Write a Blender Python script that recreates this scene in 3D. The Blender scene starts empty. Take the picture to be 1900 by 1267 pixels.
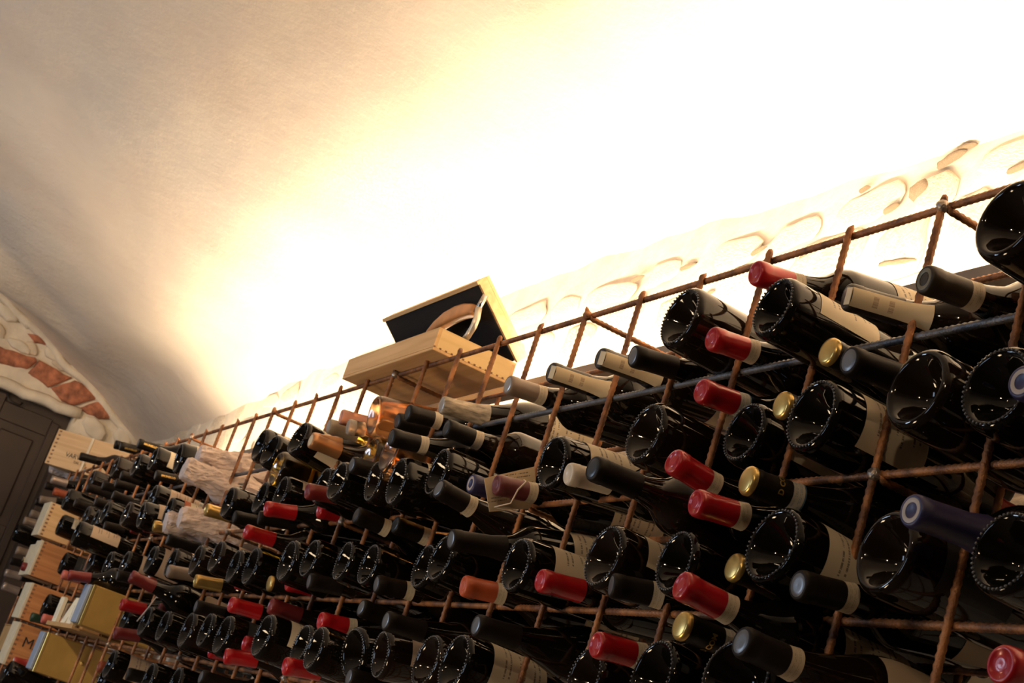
import bpy, bmesh, math, random
from math import sin, cos, pi, radians
from mathutils import Vector, Matrix, noise
random.seed(7)
SC = bpy.context.scene
COL = SC.collection
# ------------------------------------------------------------------ camera
R_CAM = [(0.448064,0.839362,0.307750),(-0.136372,0.404382,-0.904366),(-0.883539,0.363245,0.295655)]
C_CAM = Vector((1.16858,-0.89213,1.56863))
FPX = 2800.0
cam = bpy.data.cameras.new('camera')
cam.sensor_width = 36; cam.lens = 36 * FPX / 1900; cam.clip_start = .02
co = bpy.data.objects.new('camera', cam); COL.objects.link(co)
r, d, f = [Vector(v) for v in R_CAM]
co.matrix_world = Matrix.Translation(C_CAM) @ Matrix((r, -d, -f)).transposed().to_4x4()
cam.dof.use_dof = True
cam.dof.focus_distance = 1.8; cam.dof.aperture_fstop = 22.0
SC.camera = co
def pix(P):
    v = Vector(P) - C_CAM
    return 950 + FPX * v.dot(r) / v.dot(f), 633.5 + FPX * v.dot(d) / v.dot(f)
# ------------------------------------------------------------------ world, exposure, big lights
w = bpy.data.worlds.new('world'); SC.world = w; w.use_nodes = True
w.node_tree.nodes['Background'].inputs[0].default_value = (.55, .70, 1, 1)
w.node_tree.nodes['Background'].inputs[1].default_value = .08
vs = SC.view_settings
vs.view_transform = 'Standard'; vs.look = 'None'; vs.gamma = 1; vs.use_curve_mapping = False
vs.exposure = 0.0
def area(name, loc, tgt, sx, sy, power, col, spread=180):
    l = bpy.data.lights.new(name, 'AREA'); l.shape = 'RECTANGLE'; l.size = sx; l.size_y = sy
    l.energy = power; l.color = col; l.spread = radians(spread)
    o = bpy.data.objects.new(name, l); COL.objects.link(o); o.location = loc
    o.rotation_euler = (Vector(tgt) - Vector(loc)).to_track_quat('-Z', 'Y').to_euler(); return o
def spot(name, loc, tgt, power, col, ang=100, rad=.03, blend=.6):
    l = bpy.data.lights.new(name, 'SPOT'); l.energy = power; l.color = col; l.spot_size = radians(ang)
    l.spot_blend = blend; l.shadow_soft_size = rad
    o = bpy.data.objects.new(name, l); COL.objects.link(o); o.location = loc
    o.rotation_euler = (Vector(tgt) - Vector(loc)).to_track_quat('-Z', 'Y').to_euler(); return o
WARM = (1, .74, .46)
area('window_daylight', (-3.2, -3.15, 1.7), (-3.2, 0, 1.9), .5, 1.0, 30, (.62, .78, 1))
area('window_daylight', (-.6, -3.15, 1.7), (-.6, 0, 1.9), .4, 1.0, 9, (.62, .78, 1))
spot('ceiling_or_fill_spot', (1.7, -1.9, 2.75), (-1.2, .05, 1.8), 26, WARM, 95)
spot('ceiling_or_fill_spot', (.6, -1.9, 2.85), (-.9, .05, 1.7), 10, WARM, 95)
spot('ceiling_or_fill_spot', (-.5, -1.9, 2.85), (-2.2, .05, 1.8), 15, WARM, 95)
spot('ceiling_or_fill_spot', (-2.0, -1.9, 2.85), (-4.2, .05, 1.8), 95, WARM, 60)
spot('ceiling_or_fill_spot', (-3.4, -1.7, 2.45), (-5.58, -.35, 2.98), 60, WARM, 38)  # added fill spot that brightens the arch on the end wall
area('low_warm_fill', (-.7, -1.3, .95), (-1.5, .1, 2.2), .3, .3, 8.5, WARM)  # added low fill light, lifts the underside of the wooden case
LED_STRENGTH = 180.0
# ------------------------------------------------------------------ materials
MATS = {}
def nt(name):
    m = bpy.data.materials.new(name); m.use_nodes = True
    return m, m.node_tree, m.node_tree.nodes['Principled BSDF']
def mat(name, col, rough=.5, metal=0, spec=.5, coat=0, trans=0, bump=0, bscale=60, var=0, vscale=8, ior=1.5, emis=0, stretch=None):
    if name in MATS: return MATS[name]
    m, t, b = nt(name); N, L = t.nodes, t.links
    b.inputs['Base Color'].default_value = (*col, 1); b.inputs['Roughness'].default_value = rough
    b.inputs['Metallic'].default_value = metal; b.inputs['Specular IOR Level'].default_value = spec
    b.inputs['Coat Weight'].default_value = coat; b.inputs['Transmission Weight'].default_value = trans; b.inputs['IOR'].default_value = ior
    if emis:
        b.inputs['Emission Color'].default_value = (*col, 1); b.inputs['Emission Strength'].default_value = emis
    tc = N.new('ShaderNodeTexCoord'); mp = N.new('ShaderNodeMapping'); L.new(tc.outputs['Object'], mp.inputs[0])
    if stretch: mp.inputs['Scale'].default_value = stretch
    if var:
        n = N.new('ShaderNodeTexNoise'); n.inputs['Scale'].default_value = vscale; n.inputs['Detail'].default_value = 6
        L.new(mp.outputs[0], n.inputs[0])
        r_ = N.new('ShaderNodeValToRGB'); e = r_.color_ramp.elements
        e[0].position = .3; e[1].position = .7
        e[0].color = (*[c * (1 - var) for c in col], 1); e[1].color = (*[min(1, c * (1 + var)) for c in col], 1)
        L.new(n.outputs[0], r_.inputs[0]); L.new(r_.outputs[0], b.inputs['Base Color'])
    if bump:
        n = N.new('ShaderNodeTexNoise'); n.inputs['Scale'].default_value = bscale; n.inputs['Detail'].default_value = 5
        L.new(mp.outputs[0], n.inputs[0])
        bp = N.new('ShaderNodeBump'); bp.inputs['Strength'].default_value = bump; bp.inputs['Distance'].default_value = .01
        L.new(n.outputs[0], bp.inputs['Height']); L.new(bp.outputs[0], b.inputs['Normal'])
    MATS[name] = m; return m
def paper(name, col, ink=(.08, .06, .05), rows=11):
    """label paper with small lines of print (flat print on the UV of the label)"""
    if name in MATS: return MATS[name]
    m, t, b = nt(name); N, L = t.nodes, t.links
    b.inputs['Roughness'].default_value = .65
    uv = N.new('ShaderNodeUVMap'); sp = N.new('ShaderNodeSeparateXYZ'); L.new(uv.outputs[0], sp.inputs[0])
    def mth(op, a, c=None, k=None):
        n = N.new('ShaderNodeMath'); n.operation = op
        if hasattr(a, 'links'): L.new(a, n.inputs[0])
        else: n.inputs[0].default_value = a
        if c is not None:
            if hasattr(c, 'links'): L.new(c, n.inputs[1])
            else: n.inputs[1].default_value = c
        return n.outputs[0]
    v = mth('MULTIPLY', sp.outputs[1], rows)
    fr = mth('FRACT', v); row = mth('FLOOR', v)
    line = mth('LESS_THAN', mth('ABSOLUTE', mth('SUBTRACT', fr, .5)), .17)
    wn = N.new('ShaderNodeTexWhiteNoise'); wn.noise_dimensions = '1D'; L.new(row, wn.inputs['W'])
    half = mth('MULTIPLY', wn.outputs[0], .34)
    inl = mth('LESS_THAN', mth('ABSOLUTE', mth('SUBTRACT', sp.outputs[0], .5)), half)
    on = mth('GREATER_THAN', mth('FRACT', mth('MULTIPLY', wn.outputs[0], 7.3)), .45)
    cb = N.new('ShaderNodeCombineXYZ'); L.new(mth('MULTIPLY', sp.outputs[0], 70), cb.inputs[0]); L.new(mth('MULTIPLY', row, 3.7), cb.inputs[1])
    n = N.new('ShaderNodeTexNoise'); n.inputs['Scale'].default_value = 1.0; n.inputs['Detail'].default_value = 1; L.new(cb.outputs[0], n.inputs[0])
    let = mth('GREATER_THAN', n.outputs[0], .47)
    msk = mth('MULTIPLY', mth('MULTIPLY', line, inl), mth('MULTIPLY', on, let)); msk = mth('MULTIPLY', msk, .75)
    mx = N.new('ShaderNodeMix'); mx.data_type = 'RGBA'; L.new(msk, mx.inputs[0])
    mx.inputs[6].default_value = (*col, 1); mx.inputs[7].default_value = (*ink, 1)
    L.new(mx.outputs[2], b.inputs['Base Color']); MATS[name] = m; return m
def rust(name, c1, c2, metal=.35, rough=.5):
    m, t, b = nt(name); N, L = t.nodes, t.links
    tc = N.new('ShaderNodeTexCoord')
    g = N.new('ShaderNodeNewGeometry')
    n = N.new('ShaderNodeTexNoise'); n.inputs['Scale'].default_value = 38; n.inputs['Detail'].default_value = 8; L.new(g.outputs['Position'], n.inputs[0])
    r_ = N.new('ShaderNodeValToRGB'); e = r_.color_ramp.elements; e[0].position = .38; e[1].position = .64
    e[0].color = (*c1, 1); e[1].color = (*c2, 1); L.new(n.outputs[0], r_.inputs[0]); L.new(r_.outputs[0], b.inputs['Base Color'])
    n2 = N.new('ShaderNodeTexNoise'); n2.inputs['Scale'].default_value = 420; L.new(g.outputs['Position'], n2.inputs[0])
    bp = N.new('ShaderNodeBump'); bp.inputs['Strength'].default_value = .5; bp.inputs['Distance'].default_value = .002
    L.new(n2.outputs[0], bp.inputs['Height']); L.new(bp.outputs[0], b.inputs['Normal'])
    b.inputs['Metallic'].default_value = metal; b.inputs['Roughness'].default_value = rough
    MATS[name] = m; return m
def wood(name, c1, c2, axis='Y', scale=1.0, rough=.5, spec=.4):
    m, t, b = nt(name); N, L = t.nodes, t.links
    tc = N.new('ShaderNodeTexCoord'); mp = N.new('ShaderNodeMapping'); L.new(tc.outputs['Object'], mp.inputs[0])
    mp.inputs['Scale'].default_value = {'X': (3, 60, 60), 'Y': (60, 3, 60), 'Z': (60, 60, 3)}[axis]
    n = N.new('ShaderNodeTexNoise'); n.inputs['Scale'].default_value = scale; n.inputs['Detail'].default_value = 4; n.inputs['Distortion'].default_value = .6
    L.new(mp.outputs[0], n.inputs[0])
    r_ = N.new('ShaderNodeValToRGB'); e = r_.color_ramp.elements; e[0].position = .35; e[1].position = .65
    e[0].color = (*c1, 1); e[1].color = (*c2, 1); L.new(n.outputs[0], r_.inputs[0]); L.new(r_.outputs[0], b.inputs['Base Color'])
    b.inputs['Roughness'].default_value = rough; b.inputs['Specular IOR Level'].default_value = spec
    MATS[name] = m; return m
GLASS = mat('dark_bottle_glass', (.004, .003, .002), .045, spec=.37)
GLASS2 = mat('brown_bottle_glass', (.009, .005, .0028), .06, spec=.42)
RINGM = mat('scuffed_highlit_beads', (.085, .085, .09), .22, spec=.8)  # window highlight on the rim put into the bead colour, besides scuffing
RUST = rust('rusty_rebar', (.15, .062, .028), (.46, .19, .065))
GREY = rust('grey_rebar', (.10, .10, .105), (.19, .18, .18), .6, .45)  # greyer rod tone, used for the second rail only
WELD = rust('weld_metal', (.30, .24, .19), (.55, .47, .40), .8, .35)
PINE = wood('pale_pine', (.62, .38, .17), (.74, .50, .25))
PINEX = wood('pale_pine_long', (.62, .36, .15), (.76, .49, .23), 'X')
CEDAR = wood('warm_pine_side', (.42, .165, .055), (.58, .26, .095))
ENDG = mat('pale_end_board', (.62, .54, .38), .6, var=.1, vscale=40)
FING = mat('dark_joint', (.22, .10, .045), .7)
INK = mat('black_ink', (.02, .015, .012), .7)
# caps: colour, roughness, metal
def cap(name, col, rough=.35, metal=0., **k): return mat('foil_' + name, col, rough, metal, **k)
CAPS = {
 'red': (cap('red', (.38, .006, .010), .28, .1, coat=.2), None, 'glossy red capsule'),
 'darkred': (cap('darkred', (.16, .016, .016), .35, .1), None, 'dark red capsule'),
 'maroon': (cap('maroon', (.13, .028, .030), .4, .1), None, 'dull maroon capsule'),
 'orange': (cap('orange', (.42, .075, .022), .45), None, 'orange red capsule'),
 'pink': (cap('pink', (.50, .13, .10), .4), None, 'salmon pink capsule'),
 'green': (cap('green', (.02, .05, .03), .35, .2), None, 'dark green foil capsule'),
 'black': (cap('black', (.008, .0058, .0045), .45, spec=.18), 'black', 'matt black capsule'),
 'charcoal': (cap('charcoal', (.010, .0065, .005), .5, spec=.16), 'disc', 'charcoal capsule and grey end disc'),
 'blackgold': (cap('blackgold', (.009, .0065, .005), .45, spec=.18), 'disc', 'black capsule lettered in gold'),
 'olive': (cap('olive', (.028, .019, .011), .45, spec=.3), 'ring', 'dark olive capsule with ringed end'),
 'goldtop': (cap('goldtop', (.010, .007, .005), .42, spec=.25), 'gold', 'black capsule and gold end disc'),
 'goldfoil': (cap('goldfoil', (.55, .36, .11), .3, .7), None, 'gold foil capsule'),
 'copperfoil': (cap('copperfoil', (.42, .20, .08), .35, .5), 'cream', 'copper foil capsule'),
 'copper': (cap('copper', (.30, .065, .025), .4, .2), None, 'reddish copper capsule'),
 'navy': (cap('navy', (.028, .026, .085), .4, .1), 'navyring', 'navy blue capsule with ringed end'),
 'cream': (cap('cream', (.60, .52, .42), .35), None, 'cream white capsule'),
 'taupe': (cap('taupe', (.20, .145, .105), .4), 'silver', 'taupe capsule'),
 'beige': (cap('beige', (.30, .235, .16), .4), 'silver', 'beige capsule'),
 'silver': (cap('silver', (.42, .34, .29), .3, .6), None, 'silver foil neck'),
 'redwhite': (cap('redwhite', (.32, .03, .025), .35), 'white', 'red capsule and white end'),
 'strip': (cap('strip', (.022, .015, .011), .45, spec=.35), 'black', 'paper duty strip over black capsule'),
 'pattern': (cap('pattern', (.33, .27, .20), .6, var=.65, vscale=190, stretch=(1, 1, .25)), 'silver', 'mottled grey wax patterned neck'),
 'clear': (mat('clear_stopper', (.85, .72, .58), .12, trans=.6), 'silver', 'clear glass stopper'),
 'clearpink': (mat('pink_stopper', (.80, .38, .27), .2, trans=.4), None, 'pale pink stopper'),
 'tissue': (mat('tissue_cap', (.6, .5, .45), .8), None, 'white tissue wrapping'),
}
DISC = {'disc': mat('end_disc_grey', (.16, .16, .165), .32, .6), 'gold': mat('end_disc_gold', (.62, .42, .13), .28, .75),
 'ring': mat('end_ring_olive', (.16, .14, .09), .4, .4), 'navyring': mat('end_ring_cream', (.40, .34, .30), .4), 'silver': mat('end_disc_silver', (.50, .47, .44), .28, .7),
 'white': mat('end_disc_white', (.7, .66, .62), .5), 'cream': mat('end_disc_cream', (.60, .50, .33), .5), 'black': mat('end_disc_black', (.03, .03, .03), .3, .3)}
PAPERS = {'cream': paper('paper_cream', (.66, .56, .40)), 'beige': paper('paper_beige', (.50, .37, .26)), 'barcode': paper('paper_barcode', (.58, .44, .30), rows=22),
 'bigbeige': paper('paper_bigbeige', (.55, .40, .28)), 'orange': mat('paper_orange', (.45, .11, .035), .6, var=.3, vscale=50), 'dark': paper('paper_dark', (.022, .02, .02), (.12, .11, .1)),
 'redscript': paper('paper_redscript', (.50, .38, .26), (.3, .05, .03)), 'tag': paper('paper_tag', (.66, .52, .33))}
BAND = {'s': paper('duty_paper', (.70, .58, .38), (.3, .17, .1), 5), 'c': paper('band_cream', (.52, .44, .32), (.25, .18, .1), 9), 'b': paper('band_blue_edged', (.50, .46, .38), (.06, .13, .22), 9)}
BLUEEDGE = mat('band_blue_edge', (.05, .12, .20), .5)
# ------------------------------------------------------------------ object helpers
def obj(name, me, m, parent=None, loc=None, rot=None):
    o = bpy.data.objects.new(name, me); COL.objects.link(o)
    if m is not None:
        if not me.materials: me.materials.append(None)
        o.material_slots[0].link = 'OBJECT'; o.material_slots[0].material = m
    if parent: o.parent = parent
    if loc is not None: o.location = loc
    if rot is not None: o.rotation_euler = rot
    return o
def thing(name, label, cat, loc=(0, 0, 0), rot=(0, 0, 0), group=None):
    o = bpy.data.objects.new(name, None); COL.objects.link(o); o.empty_display_size = .02
    o.location = loc; o.rotation_euler = rot; o['label'] = label; o['category'] = cat
    if group: o['group'] = group
    return o
def tag(o, label, cat, group=None):
    o['label'] = label; o['category'] = cat
    if group: o['group'] = group
    return o
def mesh(vs_, fs, smooth=True, uv=None):
    me = bpy.data.meshes.new('m'); me.from_pydata(vs_, [], fs)
    if smooth: me.polygons.foreach_set('use_smooth', [True] * len(fs))
    if uv:
        l = me.uv_layers.new()
        for p in me.polygons:
            for li in p.loop_indices: l.data[li].uv = uv[me.loops[li].vertex_index]
    me.update(); return me
def lathe(prof, n=32, a0=0, a1=2 * pi, uv=False, wob=None):
    full = abs(a1 - a0 - 2 * pi) < 1e-6; cols = n if full else n + 1
    V = []; F = []; U = []
    for j, (rr, z) in enumerate(prof):
        for i in range(cols):
            a = a0 + (a1 - a0) * i / n
            q = rr * (wob(a, z) if wob else 1)
            V.append((q * cos(a), q * sin(a), z)); U.append((i / n, j / (len(prof) - 1)))
    for j in range(len(prof) - 1):
        for i in range(n):
            k = (i + 1) % cols
            F.append((j * cols + i, j * cols + k, (j + 1) * cols + k, (j + 1) * cols + i))
    return mesh(V, F, True, U if uv else None)
def box_bm(bm, x0, x1, y0, y1, z0, z1):
    vs_ = [bm.verts.new((x, y, z)) for x in (x0, x1) for y in (y0, y1) for z in (z0, z1)]
    for q in ((0, 1, 3, 2), (4, 6, 7, 5), (0, 4, 5, 1), (2, 3, 7, 6), (0, 2, 6, 4), (1, 5, 7, 3)): bm.faces.new([vs_[i] for i in q])
def bm_mesh(bm, smooth=False, bevel=0):
    bmesh.ops.recalc_face_normals(bm, faces=bm.faces[:])
    if bevel: bmesh.ops.bevel(bm, geom=bm.edges[:], offset=bevel, segments=1, affect='EDGES', profile=.5)
    me = bpy.data.meshes.new('m'); bm.to_mesh(me); bm.free()
    if smooth: me.polygons.foreach_set('use_smooth', [True] * len(me.polygons))
    return me
def boxes(*bs, bevel=0.0):
    bm = bmesh.new()
    for b in bs: box_bm(bm, *b)
    return bm_mesh(bm, bevel=bevel)
def tube(pts, rad, n=8):
    pts = [Vector(p) for p in pts]; V = []; F = []
    for j, p in enumerate(pts):
        t = (pts[min(j + 1, len(pts) - 1)] - pts[max(j - 1, 0)]).normalized()
        u = t.orthogonal().normalized() if j == 0 else (u - t * u.dot(t)).normalized()
        v = t.cross(u)
        for i in range(n): V.append(p + (u * cos(2 * pi * i / n) + v * sin(2 * pi * i / n)) * rad)
    for j in range(len(pts) - 1):
        for i in range(n): k = (i + 1) % n; F.append((j * n + i, j * n + k, j * n + n + k, j * n + n + i))
    F.append(tuple(range(n))[::-1]); F.append(tuple(range((len(pts) - 1) * n, len(pts) * n)))
    return mesh([tuple(v) for v in V], F)
def text_mesh(s, size, fn, bold=0, shear=0):
    c = bpy.data.curves.new('t', 'FONT'); c.body = s; c.size = size; c.offset = bold; c.shear = shear; c.align_x = 'CENTER'; c.align_y = 'CENTER'; c.resolution_u = 3
    o = bpy.data.objects.new('t', c); COL.objects.link(o); dg = bpy.context.evaluated_depsgraph_get()
    me = bpy.data.meshes.new_from_object(o.evaluated_get(dg)); bpy.data.objects.remove(o)
    for v in me.vertices: v.co = fn(v.co.x, v.co.y)
    me.materials.clear(); return me
# ------------------------------------------------------------------ the room shell
YW = .34; XE = -5.58
PLASTER = None
def plaster():
    m, t, b = nt('lime_plaster'); N, L = t.nodes, t.links
    g = N.new('ShaderNodeNewGeometry'); n = N.new('ShaderNodeTexNoise'); n.inputs['Scale'].default_value = 1.6; n.inputs['Detail'].default_value = 7; n.inputs['Roughness'].default_value = .6
    L.new(g.outputs['Position'], n.inputs[0]); r_ = N.new('ShaderNodeValToRGB'); e = r_.color_ramp.elements
    e[0].position = .3; e[1].position = .72; e[0].color = (.68, .55, .43, 1); e[1].color = (.81, .70, .565, 1)
    L.new(n.outputs[0], r_.inputs[0]); L.new(r_.outputs[0], b.inputs['Base Color']); b.inputs['Roughness'].default_value = .85; b.inputs['Specular IOR Level'].default_value = .15
    n2 = N.new('ShaderNodeTexNoise'); n2.inputs['Scale'].default_value = 5; n2.inputs['Detail'].default_value = 9; n2.inputs['Roughness'].default_value = .62; L.new(g.outputs['Position'], n2.inputs[0])
    bp = N.new('ShaderNodeBump'); bp.inputs['Strength'].default_value = .55; bp.inputs['Distance'].default_value = .03
    L.new(n2.outputs[0], bp.inputs['Height']); L.new(bp.outputs[0], b.inputs['Normal']); return m
PLASTER = plaster()
STONE = mat('rubble_stone', (.62, .50, .36), .85, var=.22, vscale=9, bump=.35, bscale=18)
STONE2 = mat('rubble_stone_pale', (.70, .60, .46), .85, var=.16, vscale=11, bump=.35, bscale=20)
MORTAR = mat('lime_mortar', (.70, .60, .46), .9, var=.14, vscale=14, bump=.6, bscale=16)
BRICK = mat('red_brick', (.42, .15, .075), .85, var=.5, vscale=26, bump=.8, bscale=45)
DOORW = mat('dark_brown_paint', (.045, .026, .017), .45, var=.2, vscale=6)
PROF = [(.40, 2.60), (.33, 2.638), (.221, 2.70), (.157, 2.745), (.075, 2.789), (-.043, 2.836), (-.134, 2.872), (-.194, 2.905), (-.298, 2.955), (-.385, 2.990), (-.465, 3.016), (-.7, 3.085), (-1.0, 3.15), (-1.4, 3.18)]
def prof_z(y):
    if y < -1.4: y = -2.8 - y
    for (a, za), (b_, zb) in zip(PROF, PROF[1:]):
        if y >= b_: return za + (zb - za) * (y - a) / (b_ - a)
    return 3.18
def sst(x): x = max(0, min(1, x)); return x * x * (3 - 2 * x)
def ceil_z(x, y):
    z = prof_z(y)
    k = sst((.36 - y) / .9) * sst((y + 3.1) / .4)
    z -= .13 * sst((x + 5.50) / .62) * k
    z += .10 * math.exp(-((x + 1.9) / 1.6) ** 2)
    z += .035 * noise.noise(Vector((x * .9, y * 1.1, 3.3))) + .010 * noise.noise(Vector((x * 3, y * 3, 1.3)))
    return z
def struct(name, me, m, parent=None):
    o = obj(name, me, m, parent)
    if not parent: o['kind'] = 'structure'
    return o
XS = [XE - .14 + i * .07 for i in range(int(8.3 / .07))]; YS = [.40 - j * .06 for j in range(int(3.6 / .06) + 1)]
V = [(x, y, ceil_z(x, y)) for x in XS for y in YS]; ny = len(YS)
F = [(i * ny + j, i * ny + j + 1, (i + 1) * ny + j + 1, (i + 1) * ny + j) for i in range(len(XS) - 1) for j in range(ny - 1)]
struct('ceiling', mesh(V, F), PLASTER)
struct('floor', boxes((-6, 2.7, -3.4, .5, -.05, 0)), mat('stone_floor', (.16, .12, .09), .7, var=.3, vscale=5))
struct('wall_front', boxes((-6, -3.8, -3.36, -3.2, 0, 2.8), (-2.6, -1.0, -3.36, -3.2, 0, 2.8), (-.2, 2.7, -3.36, -3.2, 0, 2.8), (-3.8, -2.6, -3.36, -3.2, 0, .9), (-1.0, -.2, -3.36, -3.2, 0, .9), (-3.8, -2.6, -3.36, -3.2, 2.5, 2.8), (-1.0, -.2, -3.36, -3.2, 2.5, 2.8)), mat('dark_unseen_wall', (.07, .045, .03), .5, var=.3))  # unseen walls, colour kept dark to weaken reflections in the bottles
struct('wall_right', boxes((2.5, 2.66, -3.3, .5, 0, 3.3)), MATS['dark_unseen_wall'])
# back wall: bumpy mortar bed with rubble stones set in it
def bumpy(xs, zs, fn):
    V = [fn(x, z) for x in xs for z in zs]; n = len(zs)
    return mesh(V, [(i * n + j, (i + 1) * n + j, (i + 1) * n + j + 1, i * n + j + 1) for i in range(len(xs) - 1) for j in range(n - 1)])
xs = [-5.7 + i * .05 for i in range(int(8.4 / .05))]; zs = [j * .06 for j in range(49)]
wb = struct('wall_back', bumpy(xs, zs, lambda x, z: (x, YW + .012 * noise.noise(Vector((x * 7, 0, z * 7))) + .01 * noise.noise(Vector((x * 2, 4, z * 2))), z)), MORTAR)
def blob(sx, sz, sy, seed, n=14):
    """irregular flat stone, origin at its middle, face towards -Y"""
    V = []; F = []; rings = [(1.0, 0.0), (.97, .5), (.80, .86), (.45, 1.0)]
    for k, (q, h) in enumerate(rings):
        for i in range(n):
            a = 2 * pi * i / n; ca, sa = cos(a), sin(a)
            rr = 1 / max(abs(ca), abs(sa)) ** .55 * (1 + .30 * noise.noise(Vector((ca * 2.1, sa * 2.1, seed * 3.1))) + .10 * noise.noise(Vector((ca * 5, sa * 5, seed))))
            V.append((ca * rr * q * sx / 2, -sy * h * (1 + .35 * noise.noise(Vector((ca * q * 2, sa * q * 2, seed)))), sa * rr * q * sz / 2))
    for k in range(len(rings) - 1):
        for i in range(n): j = (i + 1) % n; F.append((k * n + i, k * n + j, k * n + n + j, k * n + n + i))
    V.append((0, -sy * 1.02, 0)); c = len(V) - 1; k = len(rings) - 1
    for i in range(n): F.append((k * n + i, k * n + (i + 1) % n, c))
    return mesh(V, F)
stones = [blob(1, 1, 1, s) for s in range(9)]
zr = 1.62
while zr < 2.62:
    h = random.uniform(.055, .12); x = XE + .05
    while x < .85:
        wd = random.uniform(.10, .27)
        if random.random() < .84 and zr + h < 2.70:
            o = obj('stone_or_crevice', random.choice(stones), random.choice((STONE, STONE2, STONE2)), wb, (x + wd / 2, YW, zr + h / 2 + random.uniform(-.012, .012)), (0, random.uniform(-.12, .12), 0))
            o.scale = (wd * random.uniform(.72, .92), random.uniform(.003, .009), h * random.uniform(.7, .95))
        x += wd
    zr += h
CREV = mat('crevice_shade_brown', (.50, .36, .22), .9, var=.5, vscale=40, bump=.8, bscale=50)  # shade of cracks and pits put into the colour of small pieces
for x_, z_, sx, sz in [(-.42, 2.667, .05, .010), (-.39, 2.69, .03, .012), (-.45, 2.655, .07, .02), (-.505, 2.618, .05, .05), (-.56, 2.60, .04, .014), (-1.121, 2.615, .07, .008), (-1.307, 2.626, .05, .007), (-.641, 2.653, .03, .006), (-.512, 2.498, .11, .012), (-.9, 2.60, .05, .007), (-.30, 2.60, .06, .012), (-1.8, 2.56, .05, .008), (-.75, 2.56, .04, .012), (-1.02, 2.54, .05, .008)]:
    o = obj('stone_or_crevice', blob(1, 1, 1, x_ * 7, 12), CREV, wb, (x_, YW - .003, z_), (0, random.uniform(-.3, .1), 0)); o.scale = (sx * .8, .008, sz * .6)
# end wall with the door recess
def end_fn(y, z): return (XE + .018 * noise.noise(Vector((3, y * 7, z * 7))) + .02 * noise.noise(Vector((8, y * 19, z * 19))), y, z)
bmE = bmesh.new()
def patch(y0, y1, z0, z1, n=0.028):
    ny_ = max(1, int((y1 - y0) / n)); nz_ = max(1, int((z1 - z0) / n)); g = []
    for i in range(ny_ + 1):
        g.append([bmE.verts.new(end_fn(y0 + (y1 - y0) * i / ny_, z0 + (z1 - z0) * j / nz_)) for j in range(nz_ + 1)])
    for i in range(ny_):
        for j in range(nz_): bmE.faces.new((g[i][j], g[i + 1][j], g[i + 1][j + 1], g[i][j + 1]))
JY = .035; DT = 2.640
patch(JY, .42, 0, DT); patch(-1.15, .42, DT, 3.3); patch(-3.3, -1.15, 0, 3.3, .1)
box_bm(bmE, XE - .16, XE, JY, JY + .012, 0, DT); box_bm(bmE, XE - .16, XE, -1.16, JY, DT, DT + .012)
we = struct('wall_left', bm_mesh(bmE, True), MORTAR)
def poly_block(pts, d0, d1, seed):
    """a masonry piece on the end wall from its outline in (y, z)"""
    P = []
    for (a, b_), (c, e_) in zip(pts, pts[1:] + pts[:1]):
        for k in range(4):
            t = k / 4; q = (a + (c - a) * t, b_ + (e_ - b_) * t)
            w_ = .007; P.append((q[0] + w_ * noise.noise(Vector((q[0] * 30, q[1] * 30, seed))), q[1] + w_ * noise.noise(Vector((q[0] * 30, q[1] * 30, seed + 5)))))
    cy = sum(p[0] for p in P) / len(P); cz = sum(p[1] for p in P) / len(P); n = len(P); V = []; F = []
    for q, d_ in ((1, d0), (.97, d1 * .7), (.88, d1), (.5, d1 * 1.1)):
        for p in P: V.append((XE + d_ + .003 * noise.noise(Vector((p[0] * 40, p[1] * 40, q * 9))), cy + (p[0] - cy) * q, cz + (p[1] - cz) * q))
    for k in range(3):
        for i in range(n): j = (i + 1) % n; F.append((k * n + i, k * n + j, k * n + n + j, k * n + n + i))
    F.append(tuple(range(3 * n, 4 * n)))
    return mesh(V, F)
for k, p in enumerate([
  [(-.46, 2.79), (-.352, 2.793), (-.218, 2.806), (-.205, 2.793), (-.230, 2.748), (-.342, 2.723), (-.46, 2.72)],
  [(-.198, 2.806), (-.040, 2.787), (-.120, 2.708), (-.225, 2.733)], [(-.026, 2.788), (.104, 2.753), (.014, 2.682), (-.044, 2.678), (-.108, 2.712)],
  [(.114, 2.747), (.210, 2.704), (.134, 2.664), (.026, 2.673)], [(-.289, 2.893), (-.214, 2.908), (-.183, 2.881), (-.248, 2.868)]]):
    obj('brick', poly_block(p, -.01, .022, k), BRICK, we)
for k, (cy, cz, sy, sz) in enumerate([(-.43, 2.86, .13, .07), (-.30, 2.83, .12, .045), (-.40, 2.94, .11, .06), (-.25, 2.84, .07, .05), (-.16, 2.85, .08, .05), (-.31, 2.93, .05, .03), (-.11, 2.815, .09, .03),
   (.13, 2.62, .12, .08), (.26, 2.63, .09, .09), (.10, 2.53, .10, .08), (.21, 2.52, .10, .09), (.31, 2.55, .09, .08), (-.50, 2.90, .1, .1), (-.56, 2.82, .1, .07), (-.05, 2.826, .06, .025), (.07, 2.785, .08, .022)]):
    pts = [(cy + sy / 2 * cos(a) * (1 + .15 * noise.noise(Vector((k, a, 0)))), cz + sz / 2 * sin(a) * 1.05 - .2 * cos(a) * sz) for a in [i * pi / 4 + .3 for i in range(8)]]
    obj('stone_or_crevice', poly_block(pts, -.01, .012 + .006 * (k % 3), k + 20), STONE2 if k % 3 else STONE, we)
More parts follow.
